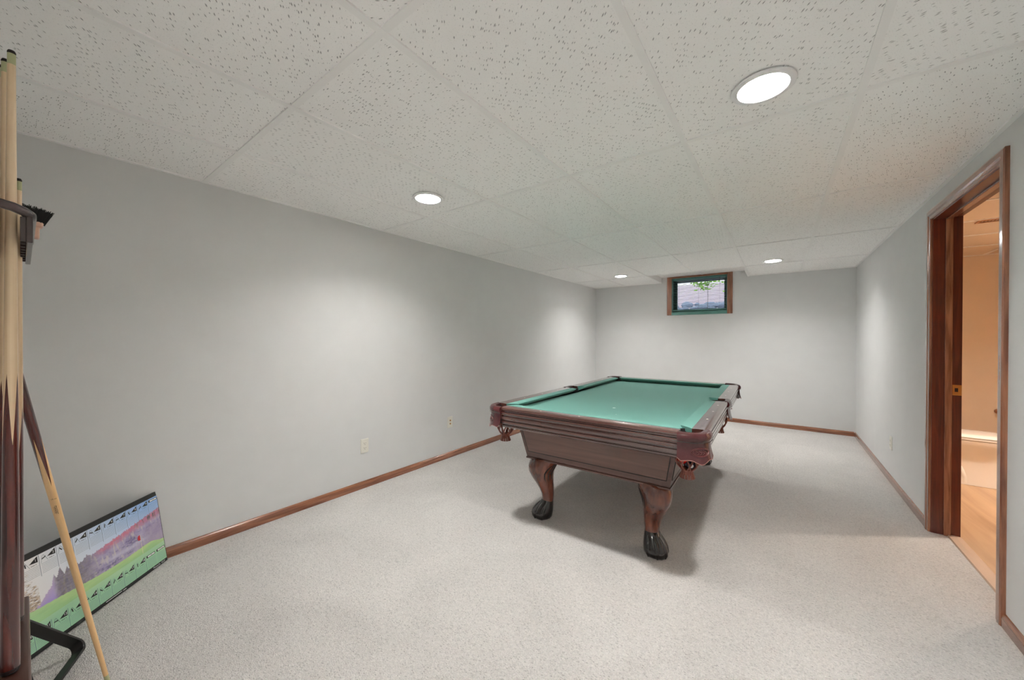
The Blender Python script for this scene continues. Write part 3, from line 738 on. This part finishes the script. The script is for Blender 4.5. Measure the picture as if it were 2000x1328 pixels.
# leaning cue, tip on the carpet
t_, rad_, Ln_ = make_cue((-1.935, .1823, .004), (-1.978, -.0645, 1.449), 'top', ('maple2', 'rosewood'), 'amber cue leaning tip-down from the front wall to the carpet beside the cue rack', (.535, .715))
def cue_marks(t, rad, CAMP=Vector((0, 0, 1.25))):
    bpy.context.view_layer.update()
    Mi = t.matrix_world.inverted() if t.matrix_world else None
    cam_l = Mi @ CAMP
    mk = MB()
    def wrap(mb, zc, rot, mk=mk):
        th0 = math.atan2(cam_l.y, cam_l.x)
        out = []
        for x, y, z in mb.v:
            c, s = math.cos(rot), math.sin(rot); X, Y = x * c - y * s, x * s + y * c
            zz_ = zc + Y; r = rad(zz_) + .00025; a = th0 + X / r
            out.append((r * math.cos(a), r * math.sin(a), zz_))
        mk.add(out, mb.f)
    I = Matrix.Identity(4)
    wt = MB(); wrap(text_mb('19 oz', .006, I), .752, PI, wt); wt.build('logo', M['ink'], t)
    wrap(text_mb('master', .011, I), .79, PI / 2)
    wrap(MB().box(-.0035, -.0028, -.012, .012, 0, .0001), .79, PI)
    wrap(MB().box(-.006, -.0055, -.012, .012, 0, .0001), .79, PI)
    wrap(MB().box(-.003, .005, -.0155, -.0148, 0, .0001), .79, PI)
    mk.build('logo', M['ink'], t)
cue_marks(t_, rad_)

# ------------------------------------------------------------------ cue rack on the front wall
rk = thing('cue_rack', 'dark wooden wall rack holding the upright cues', 'cue rack', (-1.6, YF, 0))
RXa, RXb = .21, -.22
dy = -YF
MB().box(RXb, RXa, 0, .014, 1.45, 1.57).build('back_plate', M['rack'], rk, bevel=.004)
rl = MB()
# top rail with cue notches: outer plate and teeth pointing to the wall
rl.box(RXb, RXa - .004, dy + .0065, dy + .016, 1.468, 1.528)
for k in range(9):
    x = RXa - .006 - k * .0475
    rl.box(x - .006, x, dy - .002, dy + .0066, 1.47, 1.526)
rl.build('notched_rail', M['rackdark'], rk, bevel=.0015)
bar = [(RXa, .008, 1.552), (RXa, dy - .035, 1.548), (RXa, dy - .012, 1.543), (RXa - .003, dy + .003, 1.537), (RXa - .014, dy + .011, 1.533), (RXa - .04, dy + .0115, 1.532), (RXb + .01, dy + .0115, 1.532)]
MB().tube(bar, .0105, 14).build('rail_bar', M['rackdark'], rk, 60)
MB().tube([(RXb + .005, .008, 1.552), (RXb + .005, dy + .0115, 1.533)], .0105, 14).build('rail_bar', M['rackdark'], rk, 60)
MB().box(RXb - .03, RXa + .012, 0, dy + .012, .30, .457).build('base_block', M['rack'], rk, bevel=.004)
# brush on the end of the rack
br = thing('table_brush', 'black bristled brush with pale pink handle on the end of the cue rack', 'brush', (-1.80, YF + dy + .0165, 1.597))
MB().rings([[(x, y, z) for x, y in ((-.016, -.016), (.016, -.016), (.016, .016), (-.016, .016))] for z in (-.052, -.02, 0)][:2] + [[(-.02, -.018, -.012), (.02, -.018, -.012), (.02, .022, -.016), (-.02, .022, -.016)], [(-.02, -.018, 0), (.02, -.018, .0), (.02, .024, -.004), (-.02, .024, -.004)]]).build('handle', M['pinkwood'], br, None, .004, 3)
q = MB(); random.seed(11)
for k in range(420):
    x, y = random.uniform(-.019, .019), random.uniform(-.02, .026)
    d = Vector((x * .25 + random.gauss(0, .004), y * .24 + .006 + random.gauss(0, .003), .042 + random.uniform(-.005, .004) - .15 * y))
    p = Vector((x, y, -.004 - .1 * y)); q.tube([p, p + d], [.0011, .0007], 4)
q.build('bristles', M['bristle'], br)

# ------------------------------------------------------------------ ball triangle leaning on the front wall
Cp, Ap, Bp = Vector((-2.222, .146, .018)), Vector((-2.165, -.045, .285)), Vector((-1.945, .02, .018))
def tri_pts(Cp, Ap, Bp, inset, rr):
    ctr = (Cp + Ap + Bp) / 3; ps = [Cp, Ap, Bp]; out = []
    nn = (Bp - Cp).cross(Ap - Cp).normalized()
    for i in range(3):
        p, a, b = ps[i], ps[i - 1], ps[(i + 1) % 3]
        da, db = (a - p).normalized(), (b - p).normalized()
        half = da.angle(db) / 2; bis = (da + db).normalized()
        q = p + bis * (inset / math.sin(half)); cc = q + bis * (rr / math.sin(half))
        s0 = q + da * (rr / math.tan(half)) - cc; s1 = q + db * (rr / math.tan(half)) - cc
        for k in range(9):
            v = s0.lerp(s1, k / 8).normalized() * rr; out.append(cc + v)
    return out, nn
o_, nn_ = tri_pts(Cp, Ap, Bp, 0, .028); i_, _ = tri_pts(Cp, Ap, Bp, .009, .021)
hh = .019
n_ = len(o_); vs = []
for P_ in (o_, i_):
    for s in (-1, 1): vs += [p + nn_ * (s * hh) for p in P_]
fs = []
for k in range(n_):
    j = (k + 1) % n_
    fs += [(k, j, n_ + j, n_ + k), (2 * n_ + k, 3 * n_ + k, 3 * n_ + j, 2 * n_ + j), (k, 2 * n_ + k, 2 * n_ + j, j), (n_ + k, n_ + j, 3 * n_ + j, 3 * n_ + k)]
fr_ = MB().add(vs, fs).xf(Matrix.Translation((2.1, -.1, 0))).build('ball_rack', M['black'], None, 40, .0015)
fr_.location = (-2.1, .1, 0)
tag(fr_, 'black plastic triangle ball rack propped on the carpet in front of the score board', 'ball rack')

# ------------------------------------------------------------------ golf score board leaning in the corner
BRp = Vector((-2.750, .483, .004)); e1 = (Vector((-2.300, .003, .004)) - BRp); e1.normalize()
nb = Vector((e1.y, -e1.x, 0)); nb = nb if nb.x < 0 else -nb
BLEN, BH, lean = .664, .392, .058
e2 = Vector((0, 0, math.sqrt(1 - (lean / BH) ** 2))) + nb * (lean / BH)
e3 = (-e1).cross(e2).normalized()                     # towards the viewer
gb = thing('score_board', 'golf course score board with hole flags leaning in the corner behind the amber cue', 'score board', BRp)
def BP(s, t, d=0): return e1 * s + e2 * t + e3 * d     # s from the right end, t up
th = .008
MB().rings([[BP(0, 0, k), BP(BLEN, 0, k), BP(BLEN, BH, k), BP(0, BH, k)] for k in (-th, 0)]).build('backing_board', M['black'], gb, bevel=.001)
# printed picture as a fine coloured grid
T0, T1 = .017, .369
def fb(x, y, o=0): return mnoise.fractal(Vector((x, y, o)), 1, 2, 4)
def mixc(a, b, t): t = max(0, min(1, t)); return tuple(a[i] + (b[i] - a[i]) * t for i in range(3))
def sm(a, b, x):
    t = max(0, min(1, (x - a) / (b - a))); return t * t * (3 - 2 * t)
def picture(s, t):
    x = 1 - s / BLEN            # 0 left .. 1 right as read
    y = (t - T0) / (T1 - T0)    # 0 bottom .. 1 top
    sky = mixc((240, 238, 238), mixc((204, 218, 244), (118, 164, 226), y * 1.7 - .75), (x - .12) * 1.3)
    spire = lambda c, w, h: h * max(0, 1 - abs(x - c) / w)
    ridge = .56 + .25 * x - .16 * (1 - sm(.08, .24, x)) + .014 * fb(x * 34, 1) + .018 * fb(x * 110, 2)
    ridge += spire(.215, .018, .09) + spire(.25, .022, .12) + spire(.29, .02, .07) + spire(.335, .025, .05) + spire(.41, .03, .04)
    grass = .395 + .035 * math.cos(x * 5.2) - .02 * sm(.8, 1, x) + .05 * (1 - sm(0, .1, x)) - .07 * sm(.86, 1, x)
    if y < grass:
        c = mixc((176, 212, 128), (116, 186, 122), (grass - y) * 4.2 + .3 * fb(x * 6, y * 12, 3))
        c = mixc(c, (160, 222, 166), max(0, .25 - x) * 2)
        c = mixc(c, (136, 178, 92), .3 * max(0, fb(x * 10, y * 30, 9)))
        if y < .275: c = mixc(c, (168, 214, 190), .5)
        return c
    if y < ridge:
        d = (ridge - y) / max(.05, ridge - grass)
        tr = fb(x * 70, y * 9, 4); k = fb(x * 42, y * 46, 7); q = fb(x * 9, y * 9, 6)
        c = mixc((170, 158, 190), (128, 116, 166), .5 + .8 * q)                 # mist
        c = mixc(c, (196, 188, 182), sm(0, .5, tr) * .8)                         # pale trunks and leaves
        dark = sm(.1, .5, .5 * k + .5 * q + .1)
        c = mixc(c, (84, 76, 122), dark * .75 * sm(.25, .5, d) * sm(.36, .46, x))
        c = mixc(c, (206, 98, 124), (1 - sm(.06, .34, d)) * sm(.42, .54, x) * (.75 + .5 * k))   # red crowns
        c = mixc(c, (72, 64, 70), sm(.0, .5, tr) * (1 - sm(.05, .3, d)) * sm(.74, .84, x))
        hill = sm(.03, .07, x) * (1 - sm(.19, .235, x))
        c = mixc(c, mixc((158, 138, 214), (190, 166, 206), 1 - d), hill)
        con = sm(.2, .24, x) * (1 - sm(.33, .52, x))
        c = mixc(c, mixc((122, 112, 98), (82, 76, 104), .5 + 1.0 * tr), con * (.75 + .4 * k))
        swale = math.exp(-(((y - grass) - .10 + .08 * (x - .75)) / .03) ** 2) * sm(.5, .58, x) * (1 - sm(.86, .93, x))
        c = mixc(c, (190, 186, 208), swale * .8)
        c = mixc(c, (152, 136, 168), sm(.78, .9, x) * sm(.3, .5, d) * .8)
        return c
    lt = sm(.0, .4, .62 - 2.6 * x - (y - .45) * 1.3 + .5 * fb(x * 40, y * 90, 2))
    if x < .13 and lt > 0:
        return mixc(sky, mixc((206, 180, 146), (118, 98, 84), .5 + 1.2 * fb(x * 80, y * 90, 3)), lt)
    return sky
NX, NY = 330, 170
pv = [(lerp(.004, BLEN - .004, i / NX), lerp(T0, T1, j / NY)) for j in range(NY + 1) for i in range(NX + 1)]
pf = [(j * (NX + 1) + i, j * (NX + 1) + i + 1, (j + 1) * (NX + 1) + i + 1, (j + 1) * (NX + 1) + i) for j in range(NY) for i in range(NX)]
pm = MB().add([BP(s, t, .0006) for s, t in pv], pf)
pic = pm.build('printed_picture', None, gb)
ca = pic.data.color_attributes.new('print', 'FLOAT_COLOR', 'POINT')
for k, (s, t) in enumerate(pv): ca.data[k].color = sl(mixc(picture(s, t), (240, 240, 240), .16))
pmat, N_, L_, b0 = base_mat('printed_gloss'); va_ = N_.new('ShaderNodeVertexColor'); va_.layer_name = 'print'; L_.new(va_.outputs['Color'], b0.inputs['Base Color'])
b0.inputs['Roughness'].default_value = .3; b0.inputs['Coat Weight'].default_value = .2; pic.data.materials.append(pmat)
# lines, flags, numbers
Mt = lambda s, t, d: Matrix(((-e1.x, e2.x, e3.x, 0), (-e1.y, e2.y, e3.y, 0), (-e1.z, e2.z, e3.z, 0), (0, 0, 0, 1))).copy()
def board_mat(s, t, d=.0014, rot=0):
    m = Matrix(((-e1.x, e2.x, e3.x), (-e1.y, e2.y, e3.y), (-e1.z, e2.z, e3.z))).to_4x4()
    return Matrix.Translation(BP(s, t, d)) @ m @ Matrix.Rotation(rot, 4, 'Z')
ink, wht, linT, linB = MB(), MB(), MB(), MB()
def brect(mb, s0, s1, t0, t1, d): mb.quad(BP(s0, t0, d), BP(s1, t0, d), BP(s1, t1, d), BP(s0, t1, d))
pit = .0623
def hole(sr, t_top, num, par, dark):
    lin = linB if dark else linT
    # one score column: right edge at sr, flag at the top right
    ink.add([BP(sr + .006, t_top, .0011), BP(sr + .006, t_top - .024, .0011), BP(sr + .036, t_top - .020, .0011)], [(0, 1, 2)])
    tm = text_mb(str(num), .0135, board_mat(sr + .0135, t_top - .0135, .0015)); wht.add(tm.v, tm.f)
    tm = text_mb('PAR %d' % par, .0072, board_mat(sr + .021, t_top - .0305, .0011)); ink.add(tm.v, tm.f)
    # doglegged hole outline and mark
    ps = [(sr + .058, t_top - .036), (sr + .052, t_top - .008), (sr + .047, t_top - .006), (sr + .034, t_top - .034)]
    for a_, b2 in zip(ps, ps[1:]):
        lin.tube([BP(*a_, .0009), BP(*b2, .0009)], .0005, 4)
    an = num * 1.3
    ink.add([BP(sr + .048 + .009 * math.cos(an + k) * q, t_top - .018 + .009 * math.sin(an + k) * q, .0011) for k, q in ((0, 1), (.5, .8), (3.1, 1), (3.6, .8))], [(0, 1, 2, 3)])
    for k in range(7):
        tt = t_top - .040 - k * .0062
        if tt < T0 + .002: break
        brect(lin, sr + .004, sr + .058, tt, tt + .0009, .0009)
    brect(lin, sr + .0005, sr + .0022, max(T0, t_top - .086), t_top + .002, .0008)
PARS = [4, 5, 4, 3, 4, 4, 3, 5, 4, 4, 3, 4, 5, 4, 4, 3, 4, 5]
for k in range(9): hole(.061 + pit * (8 - k), .366, k + 1, PARS[k], False)
for k in range(9): hole(.124 + .0614 * (8 - k), .094, k + 10, PARS[9 + k], True)
def totbox(sr, tt, word):
    lin = linT if tt > .2 else linB
    brect(ink, sr + .004, sr + .055, tt - .012, tt, .0009); brect(wht, sr + .007, sr + .048, tt - .0095, tt - .0025, .0012)
    tm = text_mb(word, .007, board_mat(sr + .027, tt - .006, .0016)); ink.add(tm.v, tm.f)
    for k in range(7):
        t2 = tt - .024 - k * .0066
        if t2 < T0 + .002: break
        brect(lin, sr + .004, sr + .055, t2, t2 + .0009, .0009)
totbox(.002, .362, 'OUT'); totbox(.064, .090, 'IN'); totbox(.003, .090, 'TOTAL')
# white trade lettering along the lower border
tm = text_mb('Pinnacle  Golf', .013, board_mat(.055, .0085, .0012)); wht.add(tm.v, tm.f)
brect(wht, .245, .262, .007, .010, .0012); brect(wht, .268, .345, .009, .0115, .0012)
ink.build('lettering', M['ink'], gb); wht.build('lettering', mat('print_white', (.85, .85, .85), .5), gb)
ml_ = mat('print_line', sl((110, 128, 140)), .5)
linT.build('score_lines', ml_, gb); linB.build('score_lines', ml_, gb)
pf_ = MB().add([BP(.1345, .215, .0011), BP(.1345, .188, .0011), BP(.147, .190, .0011), BP(.150, .205, .0011), BP(.144, .214, .0011)], [(0, 1, 2, 3, 4)])
pf_.build('pin_flag', mat('print_red', sl((206, 52, 60)), .4), gb)
pp_ = MB(); brect(pp_, .1328, .1346, .116, .216, .0010); pp_.build('pin_pole', mat('print_cream', sl((236, 222, 190)), .4), gb)

# ------------------------------------------------------------------ light, world, camera
wd = bpy.data.worlds.new('world'); sc.world = wd; wd.use_nodes = True
bg = wd.node_tree.nodes['Background']; bg.inputs['Color'].default_value = (.86, .93, 1.0, 1); bg.inputs['Strength'].default_value = 1.5
cd = bpy.data.cameras.new('camera'); cam = bpy.data.objects.new('camera', cd); COL.objects.link(cam)
cd.sensor_width = 36; cd.lens = 706.3 / 2000 * 36; cd.clip_start = .05
def raydir(x, y, z):
    c, s = math.cos(.003), math.sin(.003); x, z = x * c - z * s, x * s + z * c
    c, s = math.cos(-.0047), math.sin(-.0047); y, z = y * c - z * s, y * s + z * c
    c, s = math.cos(.6356), math.sin(.6356); return Vector((x * c - y * s, x * s + y * c, z))
X_, Y_, Z_ = raydir(1, 0, 0), raydir(0, 0, 1), -raydir(0, 1, 0)
cam.matrix_world = Matrix(((X_.x, Y_.x, Z_.x, 0), (X_.y, Y_.y, Z_.y, 0), (X_.z, Y_.z, Z_.z, 1.25), (0, 0, 0, 1)))
sc.camera = cam
vs_ = sc.view_settings
vs_.view_transform = 'Standard'; vs_.look = 'None'; vs_.gamma = 1; vs_.use_curve_mapping = False
vs_.exposure = 1.2
sc.cycles.max_bounces = 12; sc.cycles.diffuse_bounces = 8; sc.cycles.use_denoising = True
sc.cycles.sample_clamp_indirect = 20; sc.cycles.caustics_reflective = False; sc.cycles.caustics_refractive = False
